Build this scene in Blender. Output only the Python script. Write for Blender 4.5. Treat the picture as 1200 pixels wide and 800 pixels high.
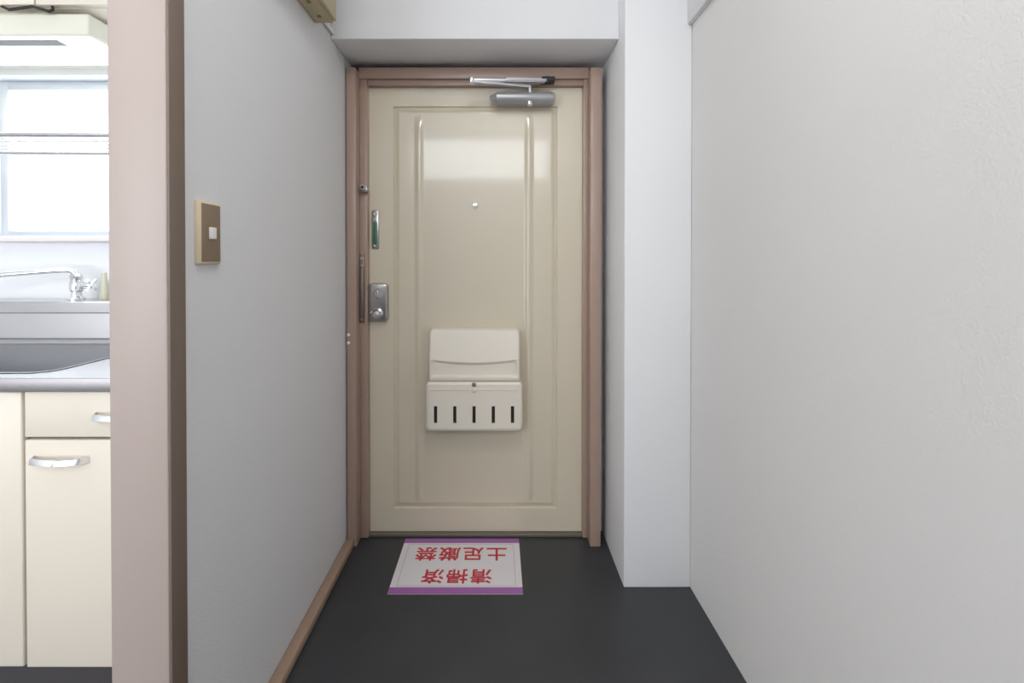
import bpy, bmesh, math, random
from mathutils import Vector, Matrix
random.seed(4)
for o in list(bpy.data.objects): bpy.data.objects.remove(o)
S = bpy.context.scene; C = S.collection

# ------------------------------------------------------------ camera, world, lights, exposure
H = 1.07
cam_d = bpy.data.cameras.new('camera'); cam = bpy.data.objects.new('camera', cam_d); C.objects.link(cam)
cam_d.sensor_fit = 'HORIZONTAL'; cam_d.sensor_width = 36; cam_d.lens = 16.5
cam_d.shift_x = 17/1200; cam_d.shift_y = (310.8-400)/1200; cam_d.clip_start = 0.02
cam.location = (0, 0, H); cam.rotation_euler = (math.radians(89.5), 0, 0)
S.camera = cam
W = bpy.data.worlds.new('daylight'); S.world = W; W.use_nodes = True
W.node_tree.nodes['Background'].inputs[0].default_value = (0.80, 0.88, 1.0, 1)
W.node_tree.nodes['Background'].inputs[1].default_value = 1.0
S.view_settings.view_transform = 'Standard'; S.view_settings.look = 'None'
S.view_settings.exposure = 0.0; S.view_settings.gamma = 1.0
S.view_settings.use_curve_mapping = False
KITCHEN_WIN = 3.4      # daylight behind the frosted kitchen panes
BACK_WIN = 7.5        # daylight behind the panes of the high window behind the camera
SIDE_WIN = 5.8         # daylight behind the large window at the left of the wall behind the camera
LAMP = 4.5             # tube of the lamp under the wall cupboards

def area(name, loc, rot, sx, sy, power, col=(1, 1, 1)):
    d = bpy.data.lights.new(name, 'AREA'); d.shape = 'RECTANGLE'; d.size = sx; d.size_y = sy
    d.energy = power; d.color = col
    o = bpy.data.objects.new(name, d); C.objects.link(o); o.location = loc; o.rotation_euler = rot
    return o
# added fill lamp, unseen in the room behind the camera (its housing is built further down)
area('room_fill_light', (-1.75, -0.45, 2.36), (0, 0, 0), 0.5, 0.5, 6, (1.0, 0.95, 0.88))
# added lamp, unseen above the viewpoint, for fill and beam shadow (housing further down)
area('hall_fill_light', (0.03, 0.35, 2.415), (0, 0, 0), 0.30, 0.30, 8.5, (1.0, 0.97, 0.93))

# ------------------------------------------------------------ materials
def mat(name, col, rough=0.5, metal=0.0, bump=None, var=None, coat=0.0, spec=0.5, emit=None, aniso=None):
    m = bpy.data.materials.new(name); m.use_nodes = True
    nt = m.node_tree; b = nt.nodes['Principled BSDF']
    b.inputs['Base Color'].default_value = (*col, 1)
    b.inputs['Roughness'].default_value = rough; b.inputs['Metallic'].default_value = metal
    b.inputs['Specular IOR Level'].default_value = spec
    b.inputs['Coat Weight'].default_value = coat; b.inputs['Coat Roughness'].default_value = 0.08
    if emit:
        b.inputs['Emission Color'].default_value = (*emit[0], 1); b.inputs['Emission Strength'].default_value = emit[1]
    tc = nt.nodes.new('ShaderNodeTexCoord')
    def noise(scale, det=3, stretch=None):
        n = nt.nodes.new('ShaderNodeTexNoise'); n.inputs['Scale'].default_value = scale; n.inputs['Detail'].default_value = det
        if stretch:
            mp = nt.nodes.new('ShaderNodeMapping'); mp.inputs['Scale'].default_value = stretch
            nt.links.new(tc.outputs['Object'], mp.inputs[0]); nt.links.new(mp.outputs[0], n.inputs['Vector'])
        else: nt.links.new(tc.outputs['Object'], n.inputs['Vector'])
        return n
    if var:   # (scale, amount, stretch)
        n = noise(var[0], 4, var[2] if len(var) > 2 else None)
        mx = nt.nodes.new('ShaderNodeMix'); mx.data_type = 'RGBA'
        mx.inputs['A'].default_value = (*[c*(1-var[1]) for c in col], 1)
        mx.inputs['B'].default_value = (*[min(1, c*(1+var[1])) for c in col], 1)
        nt.links.new(n.outputs['Fac'], mx.inputs['Factor']); nt.links.new(mx.outputs['Result'], b.inputs['Base Color'])
    if bump:  # (scale, strength, distance, stretch)
        n = noise(bump[0], 3, bump[3] if len(bump) > 3 else None)
        bp = nt.nodes.new('ShaderNodeBump'); bp.inputs['Strength'].default_value = bump[1]; bp.inputs['Distance'].default_value = bump[2]
        nt.links.new(n.outputs['Fac'], bp.inputs['Height']); nt.links.new(bp.outputs[0], b.inputs['Normal'])
    return m
M = {}
M['wall'] = mat('wall_paper', (0.775, 0.775, 0.785), 0.72, bump=(260, 0.35, 0.0015), var=(3, 0.015))
M['wall_side'] = mat('wall_paper_warm_light', (0.735, 0.722, 0.708), 0.72, bump=(230, 0.42, 0.002), var=(3, 0.02))  # same paper as the left wall, warmer light put into the colour
M['wall_cool'] = mat('wall_paper_cool_shade', (0.715, 0.72, 0.735), 0.72, bump=(230, 0.42, 0.002), var=(3, 0.02))  # same paper again, its cooler and dimmer light put into the colour
M['tilewall'] = mat('kitchen_wall_board', (0.80, 0.82, 0.85), 0.35)
M['ceiling'] = mat('ceiling_paper', (0.80, 0.80, 0.80), 0.8, bump=(200, 0.2, 0.001))
M['floor'] = mat('dark_vinyl_floor', (0.041, 0.043, 0.048), 0.42, bump=(420, 0.25, 0.0008), var=(6, 0.22), spec=0.45)
M['trim'] = mat('painted_trim', (0.385, 0.275, 0.22), 0.30, bump=(25, 0.12, 0.001, (1, 1, 0.15)), var=(8, 0.04, (1, 1, 0.2)), spec=0.5)
M['post'] = mat('post_paint', (0.45, 0.375, 0.34), 0.42, bump=(14, 0.15, 0.001, (2, 2, 0.4)), var=(5, 0.03, (2, 2, 0.3)))
M['base'] = mat('baseboard_wood', (0.37, 0.255, 0.185), 0.4, bump=(30, 0.1, 0.001, (1, 0.1, 1)))
M['door'] = mat('cream_enamel_door', (0.66, 0.59, 0.46), 0.30, bump=(9, 0.04, 0.001), coat=0.8)
M['mail'] = mat('cream_plastic', (0.78, 0.72, 0.62), 0.34)
M['dark'] = mat('dark_hollow_shade', (0.012, 0.010, 0.008), 0.7)  # near-black colour standing in for the shade inside slots and hole
M['steel'] = mat('satin_steel', (0.55, 0.55, 0.57), 0.30, 1.0)
M['chrome'] = mat('chrome', (0.80, 0.81, 0.83), 0.10, 1.0)
M['nickel'] = mat('worn_nickel', (0.42, 0.40, 0.39), 0.30, 1.0, bump=(90, 0.1, 0.001))
M['silverpaint'] = mat('silver_paint', (0.42, 0.42, 0.43), 0.34, 0.45)
M['stainless'] = mat('brushed_stainless', (0.60, 0.60, 0.61), 0.27, 1.0, bump=(60, 0.12, 0.0006, (0.05, 1, 1)), var=(5, 0.12, (0.6, 1, 1)))
M['basin'] = mat('sink_basin_steel', (0.26, 0.265, 0.28), 0.34, 1.0, bump=(60, 0.1, 0.0006))
M['cab'] = mat('cream_laminate', (0.80, 0.735, 0.63), 0.38)
M['cabedge'] = mat('cabinet_olive_board', (0.36, 0.32, 0.22), 0.6)  # carcass in a darker olive than its doors
M['kick'] = mat('dark_plinth', (0.075, 0.07, 0.075), 0.5)
M['lampbox'] = mat('lamp_cream_plastic', (0.78, 0.77, 0.66), 0.45)
M['alu'] = mat('aluminium_sash', (0.62, 0.66, 0.70), 0.38, 0.4)
M['sill'] = mat('sill_paint', (0.78, 0.74, 0.73), 0.45)
M['pane'] = mat('daylit_frosted_glass', (0.85, 0.9, 0.95), 0.35, emit=((0.86, 0.93, 1.0), KITCHEN_WIN))
M['pane2'] = mat('daylit_window_glass', (0.85, 0.9, 0.95), 0.2, emit=((0.90, 0.95, 1.0), BACK_WIN))
M['pane3'] = mat('daylit_large_window_glass', (0.85, 0.9, 0.95), 0.2, emit=((0.96, 0.97, 1.0), SIDE_WIN))
M['tube'] = mat('lit_diffuser', (0.9, 0.9, 0.88), 0.4, emit=((1.0, 0.99, 0.95), LAMP))
M['brown'] = mat('brown_plate', (0.25, 0.185, 0.13), 0.45, 0.2)
M['cream'] = mat('switch_cream', (0.74, 0.62, 0.44), 0.45)
M['white'] = mat('white_plastic', (0.82, 0.80, 0.78), 0.4)
M['green'] = mat('green_paint', (0.03, 0.16, 0.09), 0.4)
M['boxbeige'] = mat('aged_beige_plastic', (0.50, 0.43, 0.27), 0.5)
M['paper'] = mat('sheet_white', (0.80, 0.77, 0.79), 0.45)
M['purple'] = mat('sheet_purple', (0.36, 0.13, 0.40), 0.45)
M['red'] = mat('sheet_red', (0.62, 0.03, 0.045), 0.5)
M['greyline'] = mat('sheet_grey_line', (0.42, 0.40, 0.44), 0.5)
M['dull'] = mat('dull_bronze_steel', (0.26, 0.20, 0.17), 0.45, 0.6)
M['side'] = mat('brown_jamb_edge', (0.19, 0.145, 0.115), 0.5, var=(5, 0.05, (2, 2, 0.3)))
M['edge'] = mat('counter_edge_dim_reflection', (0.34, 0.33, 0.34), 0.42, 0.8)  # darker tone standing in for a dimmer reflection on the steel
M['grey'] = mat('grey_plastic', (0.20, 0.20, 0.20), 0.7)
M['sillmetal'] = mat('worn_threshold_metal', (0.20, 0.175, 0.14), 0.5, 0.3)
M['rubber'] = mat('black_rubber', (0.02, 0.02, 0.02), 0.6)
M['soap'] = mat('pale_yellow_plastic', (0.66, 0.65, 0.50), 0.4)

# ------------------------------------------------------------ mesh helpers
def bx(bm, x0, x1, y0, y1, z0, z1, bev=0.0, seg=2):
    r = bmesh.ops.create_cube(bm, size=1.0)
    vs = r['verts']
    for v in vs:
        v.co = Vector((x0 + (v.co.x+.5)*(x1-x0), y0 + (v.co.y+.5)*(y1-y0), z0 + (v.co.z+.5)*(z1-z0)))
    if bev > 0:
        es = list({e for v in vs for e in v.link_edges})
        bmesh.ops.bevel(bm, geom=es, offset=bev, segments=seg, affect='EDGES', profile=0.5)
    return bm
def cyl(bm, p0, p1, r0, r1=None, n=20, cap=True):
    p0 = Vector(p0); p1 = Vector(p1); r1 = r0 if r1 is None else r1
    d = (p1-p0); q = d.normalized().to_track_quat('Z', 'Y')
    rings = []
    for p, r in ((p0, r0), (p1, r1)):
        rings.append([bm.verts.new(p + q @ Vector((r*math.cos(2*math.pi*i/n), r*math.sin(2*math.pi*i/n), 0))) for i in range(n)])
    for i in range(n):
        bm.faces.new((rings[0][i], rings[0][(i+1) % n], rings[1][(i+1) % n], rings[1][i]))
    if cap:
        bm.faces.new(list(reversed(rings[0]))); bm.faces.new(rings[1])
def tube(bm, pts, r, n=12):
    """swept tube through pts; r may be a list"""
    pts = [Vector(p) for p in pts]; rings = []
    up = None
    for i, p in enumerate(pts):
        t = (pts[min(i+1, len(pts)-1)] - pts[max(i-1, 0)]).normalized()
        if up is None: up = Vector((0, 0, 1)) if abs(t.z) < 0.9 else Vector((1, 0, 0))
        a = t.cross(up).normalized(); b = a.cross(t).normalized(); up = b
        rr = r[i] if isinstance(r, (list, tuple)) else r
        rings.append([bm.verts.new(p + rr*(math.cos(2*math.pi*k/n)*a + math.sin(2*math.pi*k/n)*b)) for k in range(n)])
    for i in range(len(rings)-1):
        for k in range(n):
            bm.faces.new((rings[i][k], rings[i][(k+1) % n], rings[i+1][(k+1) % n], rings[i+1][k]))
    bm.faces.new(rings[0]); bm.faces.new(rings[-1])
def lathe(bm, prof, center, axis='Z', n=24):
    """prof: list of (radius, height along axis)"""
    c = Vector(center); rings = []
    q = {'Z': Matrix.Identity(3), 'X': Vector((1, 0, 0)).to_track_quat('Z', 'Y').to_matrix(),
         '-Y': Vector((0, -1, 0)).to_track_quat('Z', 'Y').to_matrix()}[axis]
    for r, h in prof:
        rings.append([bm.verts.new(c + q @ Vector((max(r, 1e-5)*math.cos(2*math.pi*k/n), max(r, 1e-5)*math.sin(2*math.pi*k/n), h))) for k in range(n)])
    for i in range(len(rings)-1):
        for k in range(n):
            bm.faces.new((rings[i][k], rings[i][(k+1) % n], rings[i+1][(k+1) % n], rings[i+1][k]))
    bm.faces.new(list(reversed(rings[0]))); bm.faces.new(rings[-1])
def rplate(bm, x0, x1, z0, z1, y0, y1, r, bev=0.004, n=6):
    """rounded-corner plate facing -Y: front at y0, back at y1"""
    rings = []
    for y, s_ in ((y1, 0), (y0+bev, 0), (y0+bev*.3, bev*.3), (y0, bev)):
        ring = []
        for cx, cz, a0 in ((x1-r, z0+r, -90), (x1-r, z1-r, 0), (x0+r, z1-r, 90), (x0+r, z0+r, 180)):
            for i in range(n+1):
                a = math.radians(a0+90*i/n); ring.append(bm.verts.new((cx+(r-s_)*math.cos(a), y, cz+(r-s_)*math.sin(a))))
        rings.append(ring)
    for a_, b_ in zip(rings, rings[1:]):
        for i in range(len(a_)): bm.faces.new((a_[i], a_[(i+1) % len(a_)], b_[(i+1) % len(a_)], b_[i]))
    bm.faces.new(rings[0]); bm.faces.new(rings[-1])
def obj(name, bm, m, parent=None, smooth=False, angle=35):
    bmesh.ops.recalc_face_normals(bm, faces=bm.faces)
    me = bpy.data.meshes.new(name); bm.to_mesh(me); bm.free()
    o = bpy.data.objects.new(name, me); C.objects.link(o)
    me.materials.append(m if not isinstance(m, str) else M[m])
    if smooth:
        me.polygons.foreach_set('use_smooth', [True]*len(me.polygons)); me.set_sharp_from_angle(angle=math.radians(angle))
    if parent is not None:
        o.parent = parent
        off = Vector((0, 0, 0)); p = parent
        while p is not None: off += p.location; p = p.parent
        for v in me.vertices: v.co -= off
    return o
def box(name, d, m, parent=None, bev=0.0, seg=2):
    bm = bmesh.new(); bx(bm, *d, bev, seg)
    return obj(name, bm, m, parent, smooth=bev > 0, angle=50)
def thing(name, label, cat, loc, group=None):
    o = bpy.data.objects.new(name, None); C.objects.link(o); o.location = loc
    o['label'] = label; o['category'] = cat; o.empty_display_size = 0.05
    if group: o['group'] = group
    return o
def tag(o, label, cat, group=None):
    o['label'] = label; o['category'] = cat
    if group: o['group'] = group
    return o
def struct(o, label, cat):
    o['kind'] = 'structure'; o['label'] = label; o['category'] = cat
    return o
def new(): return bmesh.new()

# ------------------------------------------------------------ dimensions (metres; camera looks along +Y)
XL, XR = -0.568, 0.633          # left and right hall walls
XK = -0.645                     # kitchen side of the partition
XC = 0.414                      # left side of the column (side wall of the door recess)
YB, YW = 1.885, 1.785           # wall round the door, kitchen wall
YCOL, YBEAM = 1.53, 1.605       # column front, beam front
CE = 2.50; XF = -3.0; YR = -1.5

# ------------------------------------------------------------ structure
struct(box('floor', (XF-0.1, XR+0.12, YR-0.1, 2.0, -0.08, 0.0), 'floor'), 'dark charcoal grey vinyl floor running from the hall to the door', 'floor')
struct(box('ceiling', (XF-0.1, XR+0.12, YR-0.1, 2.0, CE, CE+0.08), 'ceiling'), 'white papered ceiling above the hall and kitchen', 'ceiling')
struct(box('wall_right', (XR, XR+0.12, YR-0.1, 2.0, 0, CE), 'wall_side'), 'long white papered wall along the right of the hall, tinted for warm light', 'wall')
struct(box('wall_left', (XK, XL, 0.828, YB, 0, CE), 'wall_cool'), 'white papered partition wall between kitchen and hall, tinted for cool shade, with the light switch', 'wall')
# door wall with an opening behind the frame
bm = new()
bx(bm, XL, -0.545, YB, 2.0, 0, CE); bx(bm, 0.365, XC, YB-0.03, 2.0, 0, CE); bx(bm, -0.545, 0.365, YB, 2.0, 1.775, CE)
struct(obj('wall_back', bm, 'wall'), 'narrow white wall around the entrance door frame', 'wall')
struct(box('column', (XC, XR, YCOL, 2.0, 0, CE), 'wall', bev=0.004), 'white papered square column to the right of the entrance door', 'column')
struct(box('beam', (XL, XC, YBEAM, YB, 1.827, CE), 'wall', bev=0.003), 'white papered beam crossing above the entrance door', 'beam')
struct(box('beam', (XR-0.017, XR, YR, YCOL, 1.838, CE), 'wall', bev=0.002), 'shallow white box-out along the top of the right wall', 'beam')
# kitchen wall with window opening
WX0, WX1, WZ0, WZ1 = -2.65, -0.80, 1.165, 1.80
bm = new()
bx(bm, XF, WX0, YW, 2.0, 0, CE); bx(bm, WX1, XK, YW, 2.0, 0, CE)
bx(bm, WX0, WX1, YW, 2.0, 0, WZ0); bx(bm, WX0, WX1, YW, 2.0, WZ1, CE)
struct(obj('wall_kitchen', bm, 'tilewall'), 'white kitchen wall behind the sink and around the window', 'wall')
struct(box('wall_far', (XF-0.1, XF, YR, 2.0, 0, CE), 'wall'), 'plain white wall at the far left end of the kitchen', 'wall')
# wall behind the camera with a high window and, further left, a large one
BX0, BX1, BZ0, BZ1 = -0.95, 0.58, 1.97, 2.44
GX0, GX1, GZ0, GZ1 = -2.85, -1.15, 0.35, 2.0
bm = new()
bx(bm, XF, GX0, YR-0.1, YR, 0, CE); bx(bm, GX0, GX1, YR-0.1, YR, 0, GZ0); bx(bm, GX0, GX1, YR-0.1, YR, GZ1, CE)
bx(bm, GX1, BX0, YR-0.1, YR, 0, CE); bx(bm, BX1, XR, YR-0.1, YR, 0, CE)
bx(bm, BX0, BX1, YR-0.1, YR, 0, BZ0); bx(bm, BX0, BX1, YR-0.1, YR, BZ1, CE)
struct(obj('wall_front', bm, 'wall'), 'white wall behind the viewpoint with a high window and a large window', 'wall')

def sash(parent, x0, x1, z0, z1, y0, y1, w, pane_m, pw=None):
    bm = new()
    bx(bm, x0, x0+w, y0, y1, z0, z1, .002); bx(bm, x1-w, x1, y0, y1, z0, z1, .002)
    bx(bm, x0+w, x1-w, y0, y1, z1-w, z1, .002); bx(bm, x0+w, x1-w, y0, y1, z0, z0+w*0.5, .002)
    s = obj('sash', bm, 'alu', parent, True)
    box('pane', (x0+w, x1-w, (y0+y1)/2-.002, (y0+y1)/2+.002, z0+w*.5, z1-w), pane_m, s)
w1 = thing('window_1', 'bright frosted aluminium sliding window above the kitchen sink', 'window', (-1.7, YW, WZ0)); w1['kind'] = 'structure'
bm = new()
fw = 0.030
bx(bm, WX0, WX1, YW-0.008, 1.90, WZ1-fw, WZ1, .002); bx(bm, WX0, WX1, YW+0.01, 1.90, WZ0, WZ0+0.006, .002)
bx(bm, WX0, WX0+fw, YW-0.008, 1.90, WZ0+.006, WZ1-fw, .002); bx(bm, WX1-fw, WX1, YW-0.008, 1.90, WZ0+.006, WZ1-fw, .002)
obj('window_frame', bm, 'alu', w1, True)
sash(w1, WX0+fw, -1.900, WZ0+.006, WZ1-fw, 1.862, 1.885, 0.034, 'pane')
sash(w1, -1.940, WX1-fw, WZ0+.006, WZ1-fw, 1.832, 1.855, 0.034, 'pane')
box('window_sill', (WX0-0.02, WX1+0.02, YW-0.022, YW+0.012, WZ0-0.022, WZ0), 'sill', w1, 0.003)
w2 = thing('window_2', 'high window in the wall behind the viewpoint', 'window', (0, YR, BZ0)); w2['kind'] = 'structure'
sash(w2, BX0, BX1, BZ0, BZ1, YR-0.06, YR-0.04, 0.025, 'pane2')

w3 = thing('window_3', 'large two-pane window at the left of the wall behind the viewpoint', 'window', (-2, YR, GZ0)); w3['kind'] = 'structure'
sash(w3, GX0, -2.0, GZ0, GZ1, YR-0.06, YR-0.04, 0.035, 'pane3')
sash(w3, -2.0, GX1, GZ0, GZ1, YR-0.06, YR-0.04, 0.035, 'pane3')

# baseboard and post
struct(box('baseboard_left', (XL, XL+0.032, 0.835, 1.75, 0, 0.03), 'base', bev=0.006), 'low brown wooden baseboard along the foot of the left hall wall', 'baseboard')
p = struct(box('trim_1', (-0.655, -0.5565, 0.790, 0.832, 0, CE), 'post', bev=0.0025), 'pinkish beige painted jamb post at the end of the partition wall', 'post')

box('edge_strip', (-0.5565, -0.5525, 0.7915, 0.832, 0, CE), 'side', p, 0.001)['label'] = 'dark brown side edge'
# door frame: stepped section, outer legs reach the floor
t2 = thing('trim_2', 'pinkish brown painted steel frame around the entrance door', 'door frame', (-0.09, 1.80, 0)); t2['kind'] = 'structure'
FX0, FX1 = -0.563, 0.3865
def jamb(xo, xi, xs):      # outer edge, inner edge of face, inner edge of stop
    bm = new()
    a, b = sorted((xo, xi)); bx(bm, a, b, 1.75, YB, 0, 1.790, .0025)
    a, b = sorted((xi, xs)); bx(bm, a, b, 1.80, YB, 0.004, 1.7655, .0015)
    return bm
obj('jamb', jamb(FX0, -0.528, -0.4985), 'trim', t2, True)
obj('jamb', jamb(FX1, 0.347, 0.3285), 'trim', t2, True)
bm = new()
bx(bm, -0.528, 0.347, 1.793, YB, 1.7655, 1.808, .0015); bx(bm, -0.4985, 0.3285, 1.806, YB, 1.7435, 1.7655, .0015)
obj('head', bm, 'trim', t2, True)
box('threshold', (-0.4985, 0.3285, 1.812, 1.87, 0.0, 0.011), 'sillmetal', t2, 0.002)

# ------------------------------------------------------------ entrance door
YD = 1.83; DX0, DX1, DZ0, DZ1 = -0.507, 0.337, 0.013, 1.760
d1 = thing('door_1', 'cream glossy steel entrance door with moulded panel, peephole and silver lock', 'door', (-0.085, 1.85, DZ0)); d1['kind'] = 'structure'
RX0, RX1, RZ0, RZ1 = -0.406, 0.233, 0.101, 1.672
def sm(a, b, x):
    t = max(0, min(1, (x-a)/(b-a))); return t*t*(3-2*t)
def door_h(x, z):
    dx = min(x-RX0, RX1-x); dz = min(z-RZ0, RZ1-z)
    d = min(dx, dz)
    h = 0.0
    if d > 0:
        h = -0.0085*sm(0, 0.003, d) + 0.0070*sm(0.003, 0.026, d)
        fade = sm(0.028, 0.10, RZ1-z)*sm(0.028, 0.06, z-RZ0)
        for c, wd in ((-0.305, 0.021), (0.122, 0.021)):
            u = (x-c)/wd
            if abs(u) < 1: h += 0.0065*fade*(0.5+0.5*math.cos(math.pi*u))
    return h
def lin(a, b, n): return [a+(b-a)*i/n for i in range(n+1)]
def axis_samples(lo, hi, marks, fine, coarse):
    s = {lo, hi}
    for a, b in marks:
        n = max(1, int((b-a)/fine)); s.update(lin(a, b, n))
    s = sorted(s); out = [s[0]]
    for v in s[1:]:
        gap = v-out[-1]
        if gap < 1e-4: continue
        if gap > coarse:
            n = int(gap/coarse)+1
            out += [out[-1]+gap*i/n for i in range(1, n)]
        out.append(v)
    return out
def height_slab(xs, zs, f, yf, yb):
    bm = new()
    g = [[bm.verts.new((x, yf-f(x, z), z)) for x in xs] for z in zs]
    for j in range(len(zs)-1):
        for i in range(len(xs)-1):
            bm.faces.new((g[j][i], g[j][i+1], g[j+1][i+1], g[j+1][i]))
    ring = [g[0][i] for i in range(len(xs))] + [g[j][-1] for j in range(1, len(zs))] + \
           [g[-1][i] for i in range(len(xs)-2, -1, -1)] + [g[j][0] for j in range(len(zs)-2, 0, -1)]
    bk = [bm.verts.new((v.co.x, yb, v.co.z)) for v in ring]
    n = len(ring)
    for i in range(n): bm.faces.new((ring[i], bk[i], bk[(i+1) % n], ring[(i+1) % n]))
    bm.faces.new(bk)
    return bm
xs = axis_samples(DX0, DX1, [(RX0, RX0+.03), (RX1-.03, RX1), (-.33, -.28), (.097, .147)], .0016, .03)
zs = axis_samples(DZ0, DZ1, [(RZ0, RZ0+.03), (RZ1-.03, RZ1)], .0016, .012)
obj('door_leaf', height_slab(xs, zs, door_h, YD, 1.868), 'door', d1, True, 60)
bm = new(); lathe(bm, [(0.010, 0), (0.010, 0.003), (0.008, 0.006), (0.003, 0.0065)], (-0.0865, YD+0.001, 1.286), '-Y')
obj('peephole', bm, 'chrome', d1, True)
# lock case
lx0, lx1, lz0, lz1 = -0.499, -0.424, 0.838, 0.985
bm = new(); rplate(bm, lx0, lx1, lz0, lz1, YD-0.026, YD+0.001, 0.015, 0.006); lk = obj('lock_case', bm, 'nickel', d1, True)
bm = new(); lathe(bm, [(0.019, 0), (0.019, 0.004), (0.016, 0.007)], (-0.458, YD-0.024, 0.945), '-Y', 28)
bx(bm, -0.4615, -0.4545, YD-0.044, YD-0.030, 0.931, 0.959, .002)
obj('thumb_turn', bm, 'steel', lk, True)
bm = new(); lathe(bm, [(0.020, 0), (0.021, 0.006), (0.014, 0.010), (0.0155, 0.022), (0.018, 0.028), (0.013, 0.034), (0.004, 0.036)], (-0.460, YD-0.024, 0.868), '-Y', 28)
obj('knob', bm, 'steel', lk, True)
bm = new(); cyl(bm, (-0.484, YD-0.024, 0.873), (-0.484, YD-0.029, 0.873), 0.004)
obj('screw', bm, 'chrome', lk)
# bolt slot plate with green bar
bp_ = box('indicator_plate', (-0.489, -0.461, YD-0.006, YD+0.001, 1.118, 1.268), 'nickel', d1, 0.002)
box('green_strip', (-0.482, -0.468, YD-0.011, YD-0.005, 1.135, 1.222), 'green', bp_, 0.001)['label'] = 'green strip'
for z, s in ((1.252, .008), (1.130, .006), (1.230, .005)):
    bm = new(); lathe(bm, [(s, 0), (s, 0.006), (s*.6, 0.010)], (-0.475, YD-0.005, z), '-Y')
    obj('screw', bm, 'chrome', bp_, True)
# night guard bracket on the frame's left jamb + catch stud (parts of the frame)
cg = box('guard_plate', (-0.5275, -0.508, 1.793, 1.801, 0.835, 1.100), 'dull', t2, 0.002)
bm = new(); tube(bm, [(-0.514, 1.790, 0.850), (-0.514, 1.780, 0.865), (-0.514, 1.780, 1.035), (-0.514, 1.790, 1.050)], 0.0045, 10)
obj('guard_bar', bm, 'dull', cg, True)
for z in (0.850, 1.052, 1.080):
    bm = new(); lathe(bm, [(0.007, 0), (0.007, 0.004), (0.004, 0.007)], (-0.518, 1.794, z), '-Y')
    obj('screw', bm, 'steel', cg, True)
bm = new(); bx(bm, -0.522, -0.493, 1.778, 1.801, 1.332, 1.352, .003)
ct = obj('catch', bm, 'nickel', t2, True)
bm = new(); lathe(bm, [(0.012, 0), (0.012, 0.010), (0.009, 0.013)], (-0.508, 1.780, 1.348), '-Y')
obj('catch_stud', bm, 'steel', ct, True)
bm = new(); lathe(bm, [(0.006, 0), (0.006, 0.0015), (0.001, 0.002)], (-0.508, 1.767, 1.348), '-Y')
obj('catch_hole', bm, 'dark', ct, True)
for z in (0.795, 0.765):
    bm = new(); lathe(bm, [(0.006, 0), (0.006, 0.003), (0.003, 0.005)], (-0.556, 1.751, z), '-Y')
    obj('screw', bm, 'white', t2, True)

# ------------------------------------------------------------ door closer
dc = thing('door_closer', 'silver hydraulic door closer with folding arm at the top of the entrance door', 'door closer', (0.10, YD, 1.66))
zc = 1.686; yc = 1.795
bm = new()
lathe(bm, [(0.006, 0), (0.010, 0.004), (0.014, 0.018), (0.0225, 0.026), (0.0225, 0.232), (0.019, 0.244), (0.010, 0.248)], (-0.030, yc-0.012, zc+0.002), 'X', 28)
obj('body', bm, 'silverpaint', dc, True)
box('mounting_plate', (-0.005, 0.205, yc+0.004, YD+0.001, zc-0.018, zc+0.018), 'silverpaint', dc, 0.002)
bm = new(); lathe(bm, [(0.010, 0), (0.012, 0.004), (0.012, 0.050), (0.009, 0.052), (0.009, 0.064)], (0.122, yc-0.016, zc-0.028), 'Z')
obj('pinion', bm, 'chrome', dc, True)
def bar(bm, p0, p1, w, t):
    p0 = Vector(p0); p1 = Vector(p1); d = (p1-p0); L = d.length; q = d.normalized().to_track_quat('X', 'Z').to_matrix().to_4x4()
    r = bmesh.ops.create_cube(bm, size=1.0)
    for v in r['verts']: v.co = p0 + (q @ Vector(((v.co.x+.5)*L, v.co.y*w, v.co.z*t)))
    bmesh.ops.bevel(bm, geom=list({e for v in r['verts'] for e in v.link_edges}), offset=min(w, t)*.25, segments=2, affect='EDGES')
el = (-0.095, 1.725, 1.732)
bm = new(); bar(bm, (0.122, yc-0.016, 1.727), (el[0], el[1], el[2]-.004), 0.018, 0.006)
obj('arm', bm, 'steel', dc, True)
bm = new(); bar(bm, el, (0.190, 1.772, 1.748), 0.016, 0.010); bar(bm, (0.03, 1.7425, 1.740), (0.185, 1.771, 1.748), 0.022, 0.015)
obj('arm', bm, 'steel', dc, True)
bm = new(); lathe(bm, [(0.010, -0.010), (0.011, -0.008), (0.011, 0.008), (0.009, 0.010)], el, 'Z'); obj('elbow', bm, 'chrome', dc, True)
bm = new(); bx(bm, 0.165, 0.215, 1.760, 1.801, 1.744, 1.762, .003); lathe(bm, [(0.011, 0), (0.011, 0.022), (0.008, 0.025)], (0.187, 1.771, 1.738), 'Z')
obj('bracket', bm, 'rubber', dc, True)

# ------------------------------------------------------------ mailbox on the door
mb = thing('mailbox', 'cream plastic mail receiver box with five slots fixed low on the entrance door', 'mailbox', (-0.088, YD, 0.431))
bx0, bx1, bz0, bz1 = -0.2700, 0.0945, 0.4330, 0.6195
bm = new(); rplate(bm, bx0, bx1, bz0-0.002, bz1, YD-0.076, YD+0.002, 0.018, 0.012)
body = obj('body', bm, 'mail', mb, True, 60)
slots = [(510, 0), (532.5, 0), (555, 0), (577.5, 0), (600, 0)]
bm = new()
SX = [-0.0880 + (k-2)*0.0722 for k in range(5)]
for x in SX: bx(bm, x-0.0062, x+0.0062, YD-0.085, YD-0.045, 0.4625, 0.527)
cut = obj('cutter', bm, 'dark', mb)
md = body.modifiers.new('cut', 'BOOLEAN'); md.object = cut; md.operation = 'DIFFERENCE'; md.solver = 'EXACT'
bpy.context.view_layer.update()
dg = bpy.context.evaluated_depsgraph_get()
me2 = bpy.data.meshes.new_from_object(body.evaluated_get(dg)); body.modifiers.clear(); body.data = me2
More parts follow.
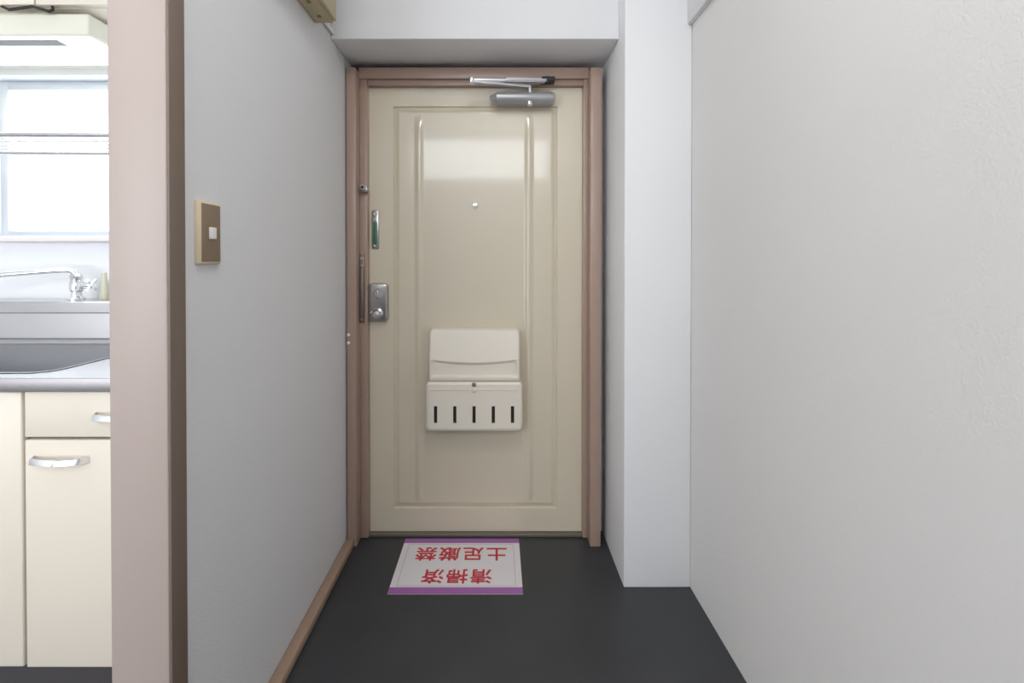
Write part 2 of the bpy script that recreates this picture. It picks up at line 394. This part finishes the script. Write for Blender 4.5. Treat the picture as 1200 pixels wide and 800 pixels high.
body.data.polygons.foreach_set('use_smooth', [False]*len(body.data.polygons)); body.data.materials.clear(); body.data.materials.append(M['mail'])
bpy.data.objects.remove(cut)
for x in SX: box('slot', (x-0.0062, x+0.0062, YD-0.068, YD-0.0452, 0.4625, 0.527), 'dark', mb)  # near-black liners in the cuts, shade given by their colour
# lid as a rounded relief
LX0, LX1, LZ0, LZ1 = -0.262, 0.0875, 0.6215, 0.8135
def lid_h(x, z):
    u = (x-LX0)/(LX1-LX0); v = (LZ1-z)/(LZ1-LZ0)
    vc = 0.575 + 0.075*(1-(2*u-1)**2)
    h = 0.050 + 0.024*min(v/vc, 1.0)
    inx = sm(0.03, 0.07, u)*sm(0.03, 0.07, 1-u)
    h -= inx*0.010*sm(vc-0.01, vc+0.05, v)*(1-sm(0.90, 0.93, v))
    e = min(x-LX0, LX1-x, LZ1-z); r = 0.012
    if e < r: h *= math.sqrt(max(0, 1-(1-e/r)**2))*0.35+0.65
    if z-LZ0 < 0.004: h -= 0.002
    return h
xs = axis_samples(LX0, LX1, [(LX0, LX0+.03), (LX1-.03, LX1)], .0015, .006)
zs = axis_samples(LZ0, LZ1, [(LZ0, LZ1)], .0022, .003)
bm = height_slab(xs, zs, lid_h, YD, YD+0.002)
for v_ in bm.verts:                                     # round the two upper corners
    dz = LZ1-v_.co.z; r_ = 0.020
    if dz < r_:
        ins = r_-math.sqrt(max(0, r_*r_-(r_-dz)**2)); xm = (LX0+LX1)/2
        v_.co.x = xm+(v_.co.x-xm)*((LX1-LX0)/2-ins)/((LX1-LX0)/2)
lid = obj('lid', bm, 'mail', mb, True, 50)
box('flap_ridge', (-0.252, 0.0765, YD-0.0785, YD-0.074, 0.5875, 0.5905), 'mail', mb, 0.001)
bm = new(); lathe(bm, [(0.0085, 0), (0.0085, 0.004), (0.006, 0.006)], (-0.088, YD-0.0755, 0.6085), '-Y')
obj('keyhole', bm, 'nickel', mb, True)
bm = new(); lathe(bm, [(0.011, 0), (0.011, 0.003), (0.008, 0.005)], (-0.088, YD-0.0755, 0.588), '-Y')
obj('button', bm, 'mail', mb, True)

# ------------------------------------------------------------ wall switch
ws = thing('light_switch', 'brown wall plate light switch in a cream surround on the left hall wall', 'light switch', (XL, 0.915, 1.125))
box('surround', (XL-0.001, XL+0.008, 0.8795, 0.9505, 1.065, 1.185), 'cream', ws, 0.002)
pl = box('plate', (XL+0.006, XL+0.0105, 0.8885, 0.9455, 1.0695, 1.1805), 'brown', ws, 0.0012)
box('rocker', (XL+0.0095, XL+0.0145, 0.9075, 0.9265, 1.113, 1.136), 'white', pl, 0.0012)

# ------------------------------------------------------------ breaker box
bb = thing('breaker_box', 'aged beige box mounted high on the left wall beside the beam', 'electrical box', (XL, 1.30, 1.808))
box('housing', (XL-0.001, XL+0.058, 1.06, 1.468, 1.810, 2.05), 'boxbeige', bb, 0.004)
box('cover', (XL+0.056, XL+0.070, 1.065, 1.463, 1.813, 2.045), 'boxbeige', bb, 0.004)
for y in (1.425, 1.345, 1.23):
    bm = new(); cyl(bm, (XL+0.030, y, 1.8115), (XL+0.030, y, 1.8075), 0.0065); obj('screw', bm, 'brown', bb)
bm = new(); tube(bm, [(XL+0.008, 1.462, 1.85), (XL+0.008, 1.50, 1.846), (XL+0.008, 1.56, 1.846), (XL+0.008, YBEAM+0.002, 1.846)], 0.006, 12)
obj('conduit', bm, 'white', bb, True)['label'] = 'short white conduit'

# ------------------------------------------------------------ floor sheet
fs = thing('floor_sign', 'white sheet with purple edges and red lettering lying on the floor before the door', 'sign', (-0.09, 1.65, 0))
def quad_slab(name, pts, z0, z1, m, parent):
    bm = new()
    lo = [bm.verts.new((p.x, p.y, z0)) for p in pts]; hi = [bm.verts.new((p.x, p.y, z1)) for p in pts]
    bm.faces.new(hi); bm.faces.new(list(reversed(lo)))
    for i in range(4): bm.faces.new((lo[i], lo[(i+1) % 4], hi[(i+1) % 4], hi[i]))
    return obj(name, bm, m, parent)
# rectangle corners of the sheet (slightly turned on the floor)
sc = Vector((-0.136, 1.649)); ang = math.radians(0.0); SW, SL = 0.436, 0.300
ex = Vector((math.cos(ang), math.sin(ang))); ey = Vector((-math.sin(ang), math.cos(ang)))
def sp(u, v): return sc + ex*u + ey*v
def rect(u0, u1, v0, v1): return [sp(u0, v0), sp(u1, v0), sp(u1, v1), sp(u0, v1)]
quad_slab('sheet', rect(-SW/2, SW/2, -SL/2, SL/2), 0.0, 0.0016, 'paper', fs)
quad_slab('purple_band', rect(-SW/2, SW/2, -SL/2, -SL/2+0.030), 0.0012, 0.0021, 'purple', fs)['label'] = 'purple edge band'
quad_slab('purple_band', rect(-SW/2, SW/2, SL/2-0.028, SL/2), 0.0012, 0.0021, 'purple', fs)['label'] = 'purple edge band'
bm = new()
for u in (-SW/2+0.022, SW/2-0.022):
    q = rect(u-.0007, u+.0007, -SL/2+.038, SL/2-.036); bx(bm, q[0].x, q[2].x, q[0].y, q[2].y, 0.0012, 0.0019)
for v in (-SL/2+0.038, SL/2-0.036):
    q = rect(-SW/2+.022, SW/2-.022, v-.0007, v+.0007); bx(bm, q[0].x, q[2].x, q[0].y, q[2].y, 0.0012, 0.0019)
obj('border_line', bm, 'greyline', fs)
def lettering(text, u, v, wid, hgt, parent):
    cu = bpy.data.curves.new('lettering', 'FONT'); cu.body = text; cu.size = 0.08; cu.extrude = 0.0003
    cu.space_character = 1.12
    o = bpy.data.objects.new('tmp', cu); C.objects.link(o); bpy.context.view_layer.update()
    me = bpy.data.meshes.new_from_object(o.evaluated_get(bpy.context.evaluated_depsgraph_get()))
    bpy.data.objects.remove(o)
    xs_ = [v_.co.x for v_ in me.vertices]; ys_ = [v_.co.y for v_ in me.vertices]
    cx, cy = (min(xs_)+max(xs_))/2, (min(ys_)+max(ys_))/2
    sx, sy = wid/(max(xs_)-min(xs_)), hgt/(max(ys_)-min(ys_))
    print('TEXT', text, len(me.vertices), max(xs_)-min(xs_), max(ys_)-min(ys_))
    c = sp(u, v)
    for v_ in me.vertices:
        a, b = -(v_.co.x-cx)*sx, -(v_.co.y-cy)*sy      # turned half way round: it reads from the door side
        v_.co = Vector((c.x+ex.x*a+ey.x*b-parent.location.x, c.y+ex.y*a+ey.y*b-parent.location.y, 0.0019+v_.co.z))
    bmt = bmesh.new()                                   # heavier strokes: the same outline laid down four times, a hair apart
    for da, db in ((-.0009, -.0012), (.0009, -.0012), (-.0009, .0012), (.0009, .0012)):
        n0 = len(bmt.verts); bmt.from_mesh(me); bmt.verts.ensure_lookup_table()
        for v_ in bmt.verts[n0:]: v_.co += Vector((da, db, 0.00002*(da > 0) + 0.00004*(db > 0)))
    bmt.to_mesh(me); bmt.free()
    me.materials.clear(); me.materials.append(M['red'])
    ob = bpy.data.objects.new('lettering', me); C.objects.link(ob); ob.parent = parent
lettering('清掃済', -0.002, -0.066, 0.235, 0.070, fs)
lettering('土足厳禁', 0.004, 0.056, 0.330, 0.075, fs)

# ------------------------------------------------------------ kitchen: sink unit
CY = 1.088                                  # front of doors
XS = -1.103                                 # seam between doors
uc = thing('sink_cabinet', 'cream kitchen base cabinet with drawer and doors under the steel sink', 'cabinet', (-1.4, 1.4, 0))
bm = new()
bx(bm, -2.2, -2.182, CY+0.019, 1.60, 0.117, 0.770); bx(bm, XK-0.019, XK-0.001, CY+0.019, 1.60, 0.117, 0.770)
bx(bm, -2.182, XK-0.019, CY+0.019, 1.60, 0.117, 0.135); bx(bm, -2.182, XK-0.019, 1.588, 1.60, 0.135, 0.770)
bx(bm, XS-0.009, XS+0.009, CY+0.019, 1.10+0.03, 0.135, 0.770); bx(bm, -1.572, -1.554, CY+0.019, 1.13, 0.135, 0.770)
bx(bm, XS+0.009, XK-0.019, CY+0.019, 1.125, 0.645, 0.668)
obj('carcass', bm, 'cabedge', uc)
box('plinth', (-2.2, XK-0.001, CY+0.05, CY+0.066, 0.0, 0.115), 'kick', uc)
zt, zb = 0.767, 0.122
dr = box('drawer', (XS+0.0035, XK-0.004, CY, CY+0.018, 0.661, zt), 'cab', uc, 0.002)
dl = box('door', (XS+0.0035, XK-0.004, CY, CY+0.018, zb, 0.654), 'cab', uc, 0.002)
d2 = box('door', (-1.56, XS-0.0035, CY, CY+0.018, zb, zt), 'cab', uc, 0.004)
box('door', (-2.02, -1.567, CY, CY+0.018, zb, zt), 'cab', uc, 0.004)
def handle(x0, x1, z, par):
    bm = new(); y = CY
    pts = []
    n = 14
    for i in range(n+1):
        t = i/n; x = x0+(x1-x0)*t
        pts.append((x, y - 0.006 - 0.022*math.sin(math.pi*t)**0.35 + .0, z))
    pts[0] = (x0, y+0.001, z); pts[-1] = (x1, y+0.001, z)
    # flat strap section
    vs = []
    for i, p_ in enumerate(pts):
        hh = 0.0078
        yy = p_[1]
        vs.append([bm.verts.new((p_[0], yy, z-hh)), bm.verts.new((p_[0], yy-0.004, z-hh*.6)), bm.verts.new((p_[0], yy-0.002, z+hh*.6)), bm.verts.new((p_[0], yy, z+hh)), bm.verts.new((p_[0], yy+0.003, z+hh)), bm.verts.new((p_[0], yy+0.003, z-hh))])
    for i in range(len(vs)-1):
        for k in range(6): bm.faces.new((vs[i][k], vs[i][(k+1) % 6], vs[i+1][(k+1) % 6], vs[i+1][k]))
    bm.faces.new(vs[0]); bm.faces.new(vs[-1])
    obj('handle', bm, 'chrome', par, True)
handle(-1.078, -0.949, 0.611, dl)
handle(-0.934, -0.805, 0.712, dr)
# steel top with basin
st = thing('sink_worktop', 'stainless steel kitchen sink top with deep basin and raised back ledge', 'sink', (-1.4, 1.4, 0.77))
CF = 1.074; ZT = 0.802; CBK = 1.625
SBX0, SBX1, SBY0, SBY1 = -1.80, -1.085, 1.128, 1.515
bm = new()
bx(bm, -2.2, XK-0.001, CF+0.003, SBY0, ZT-0.030, ZT)
bx(bm, SBX1, XK-0.001, SBY0, SBY1, ZT-0.030, ZT)
bx(bm, -2.2, SBX0, SBY0, SBY1, ZT-0.030, ZT)
bx(bm, -2.2, XK-0.001, SBY1, CBK, ZT-0.030, ZT)
obj('worktop', bm, 'stainless', st, True, 40)
box('front_edge', (-2.2, XK-0.001, CF, CF+0.004, ZT-0.031, ZT-0.001), 'edge', st, 0.001)  # separate strip carrying the dimmer reflection in its colour
# basin: tapered open shell with rounded corners
def rrect(x0, x1, y0, y1, r, n=6):
    pts = []
    for cx, cy, a0 in ((x1-r, y0+r, -90), (x1-r, y1-r, 0), (x0+r, y1-r, 90), (x0+r, y0+r, 180)):
        for i in range(n+1):
            a = math.radians(a0+90*i/n); pts.append((cx+r*math.cos(a), cy+r*math.sin(a)))
    return pts
bm = new(); prev = None
for z, s, r in ((ZT+0.0015, -0.010, 0.055), (ZT+0.0015, 0.0, 0.045), (ZT-0.006, 0.004, 0.045), (ZT-0.14, 0.010, 0.045), (ZT-0.165, 0.018, 0.05), (ZT-0.175, 0.045, 0.03)):
    ring = [bm.verts.new((x, y, z)) for x, y in rrect(SBX0+s, SBX1-s, SBY0+s, SBY1-s, r)]
    if prev:
        n = len(ring)
        for i in range(n): bm.faces.new((prev[i], prev[(i+1) % n], ring[(i+1) % n], ring[i]))
    prev = ring
bm.faces.new(prev)
obj('basin', bm, 'basin', st, True, 50)
# backsplash: folded profile extruded along X
def extrude_x(prof, x0, x1):
    bm = new()
    a = [bm.verts.new((x0, y, z)) for y, z in prof]; b = [bm.verts.new((x1, y, z)) for y, z in prof]
    n = len(prof)
    for i in range(n): bm.faces.new((a[i], a[(i+1) % n], b[(i+1) % n], b[i]))
    bm.faces.new(a); bm.faces.new(list(reversed(b)))
    return bm
YL = CBK-0.003
prof = [(YL, ZT-0.005), (YL-0.006, ZT+0.004), (YL+0.004, 0.889), (YL-0.003, 0.893), (YL-0.003, 0.926), (YL+0.001, 0.930), (YW-0.001, 0.930), (YW-0.001, ZT-0.005)]
obj('back_ledge', extrude_x(prof, -2.2, XK-0.001), 'stainless', st, True, 30)
# faucet
ft = thing('faucet', 'chrome faucet with long swivel spout standing on the sink back ledge', 'faucet', (-1.53, 1.70, 0.930))
fx, fy = -1.530, 1.705
bm = new(); lathe(bm, [(0.026, 0), (0.026, 0.006), (0.017, 0.014), (0.015, 0.028), (0.021, 0.036), (0.021, 0.062), (0.017, 0.070), (0.013, 0.078)], (fx, fy, 0.930), 'Z')
obj('body', bm, 'chrome', ft, True)
bm = new(); lathe(bm, [(0.012, 0), (0.018, 0.003), (0.020, 0.016), (0.014, 0.024)], (fx, fy, 1.000), 'Z'); obj('collar', bm, 'chrome', ft, True)
bm = new(); tube(bm, [(fx, fy, 1.018), (fx-0.004, fy-0.002, 1.030), (fx-0.02, fy-0.005, 1.038), (fx-0.05, fy-0.012, 1.037), (fx-0.30, fy-0.075, 1.015), (fx-0.33, fy-0.082, 1.010), (fx-0.345, fy-0.086, 0.995), (fx-0.347, fy-0.087, 0.975)], 0.0095, 14)
obj('spout', bm, 'chrome', ft, True)
bm = new(); cyl(bm, (fx+0.015, fy, 0.980), (fx+0.052, fy, 0.983), 0.010)
for a in range(4):
    an = math.radians(45+90*a); c_ = Vector((fx+0.052, fy, 0.983))
    cyl(bm, c_, c_+Vector((0.003, math.cos(an)*0.026, math.sin(an)*0.026)), 0.006, 0.0045, 12)
cyl(bm, (fx+0.046, fy, 0.983), (fx+0.062, fy, 0.983), 0.011, 0.008)
obj('handle', bm, 'chrome', ft, True)
bm = new(); lathe(bm, [(0.012, 0), (0.0135, 0.004), (0.0135, 0.050), (0.010, 0.070), (0.008, 0.078), (0.008, 0.096), (0.006, 0.098)], (-1.462, 1.745, 0.930), 'Z')
tag(obj('soap_bottle', bm, 'soap', None, True), 'pale yellowish slim bottle standing on the ledge right of the faucet', 'bottle')

# ------------------------------------------------------------ steel pipe shelf in front of the window
sh = thing('pipe_shelf', 'slim steel pipe shelf hung across the kitchen window', 'shelf', (-1.6, 1.65, 1.47))
zr = 1.477
for y, z in ((1.525, zr+0.003), (1.745, zr-0.006)):
    bm = new(); cyl(bm, (-2.35, y, z+0.004), (XK-0.001, y, z-0.004), 0.0078, n=14); obj('rail', bm, 'steel', sh, True)
for y in (1.585, 1.638, 1.692):
    bm = new(); cyl(bm, (-2.35, y, zr), (XK-0.001, y, zr-0.004), 0.003, n=10); obj('rod', bm, 'white', sh, True)
for x in (-2.3, -1.62, -0.69):
    bm = new(); tube(bm, [(x, 1.525, zr), (x, 1.745, zr-0.004), (x, YW+0.001, zr-0.004)], 0.004, 8); obj('bracket', bm, 'white', sh, True)

# ------------------------------------------------------------ wall cupboards and the lamp below them
wc = thing('wall_cabinet', 'cream wall cupboards above the kitchen window', 'cabinet', (-1.5, 1.6, 1.825))
box('carcass', (-2.35, XK-0.001, 1.415, YW-0.001, 1.828, 2.40), 'cab', wc)
WSX = (45-583)*1.40/550
for a, b in ((-2.27, WSX-0.453), (WSX-0.449, WSX-0.0025), (WSX+0.0025, WSX+0.45), (WSX+0.454, XK-0.004)):
    box('door', (a, b, 1.395, 1.413, 1.829, 2.395), 'cab', wc, 0.002)
la = thing('undershelf_lamp', 'cream boxed fluorescent lamp mounted under the wall cupboards', 'lamp', (-1.6, 1.48, 1.74))
LXE = -1.222
bm = new(); bx(bm, -2.15, LXE, 1.410, 1.615, 1.745, 1.812, .008, 3)
obj('housing', bm, 'lampbox', la, True)
box('mount', (-2.0, LXE-0.15, 1.44, 1.55, 1.810, 1.829), 'lampbox', la)
box('diffuser', (-2.12, LXE-0.006, 1.418, 1.606, 1.736, 1.748), 'tube', la, 0.004)
box('cover_strip', (-2.10, -1.325, 1.420, 1.455, 1.7335, 1.7375), 'grey', la)['label'] = 'grey strip'
bm = new()
tube(bm, [(-1.475, 1.404, 1.828), (-1.45, 1.400, 1.816), (-1.40, 1.397, 1.821), (-1.375, 1.395, 1.823), (-1.35, 1.393, 1.815), (-1.325, 1.393, 1.808), (-1.318, 1.398, 1.815), (-1.325, 1.404, 1.828)], 0.004, 8)
tag(obj('power_cable', bm, 'rubber', None, True), 'thin dark cable looping below the wall cupboards above the lamp', 'cable')

# ------------------------------------------------------------ housings of the two added, unseen ceiling lamps
cl = thing('added_ceiling_light', 'unseen round white lamp added to fill the room behind the viewpoint', 'lamp', (-1.75, -0.45, CE))
bm = new(); lathe(bm, [(0.30, 0), (0.30, -0.05), (0.27, -0.10), (0.05, -0.115)], (-1.75, -0.45, CE), 'Z', 32)
obj('shade', bm, 'white', cl, True)
hl = thing('added_ceiling_light', 'unseen square white lamp added above the viewpoint for fill and shadow', 'lamp', (0.03, 0.35, CE))
box('shade', (-0.14, 0.20, 0.18, 0.52, 2.425, CE), 'white', hl, 0.006)
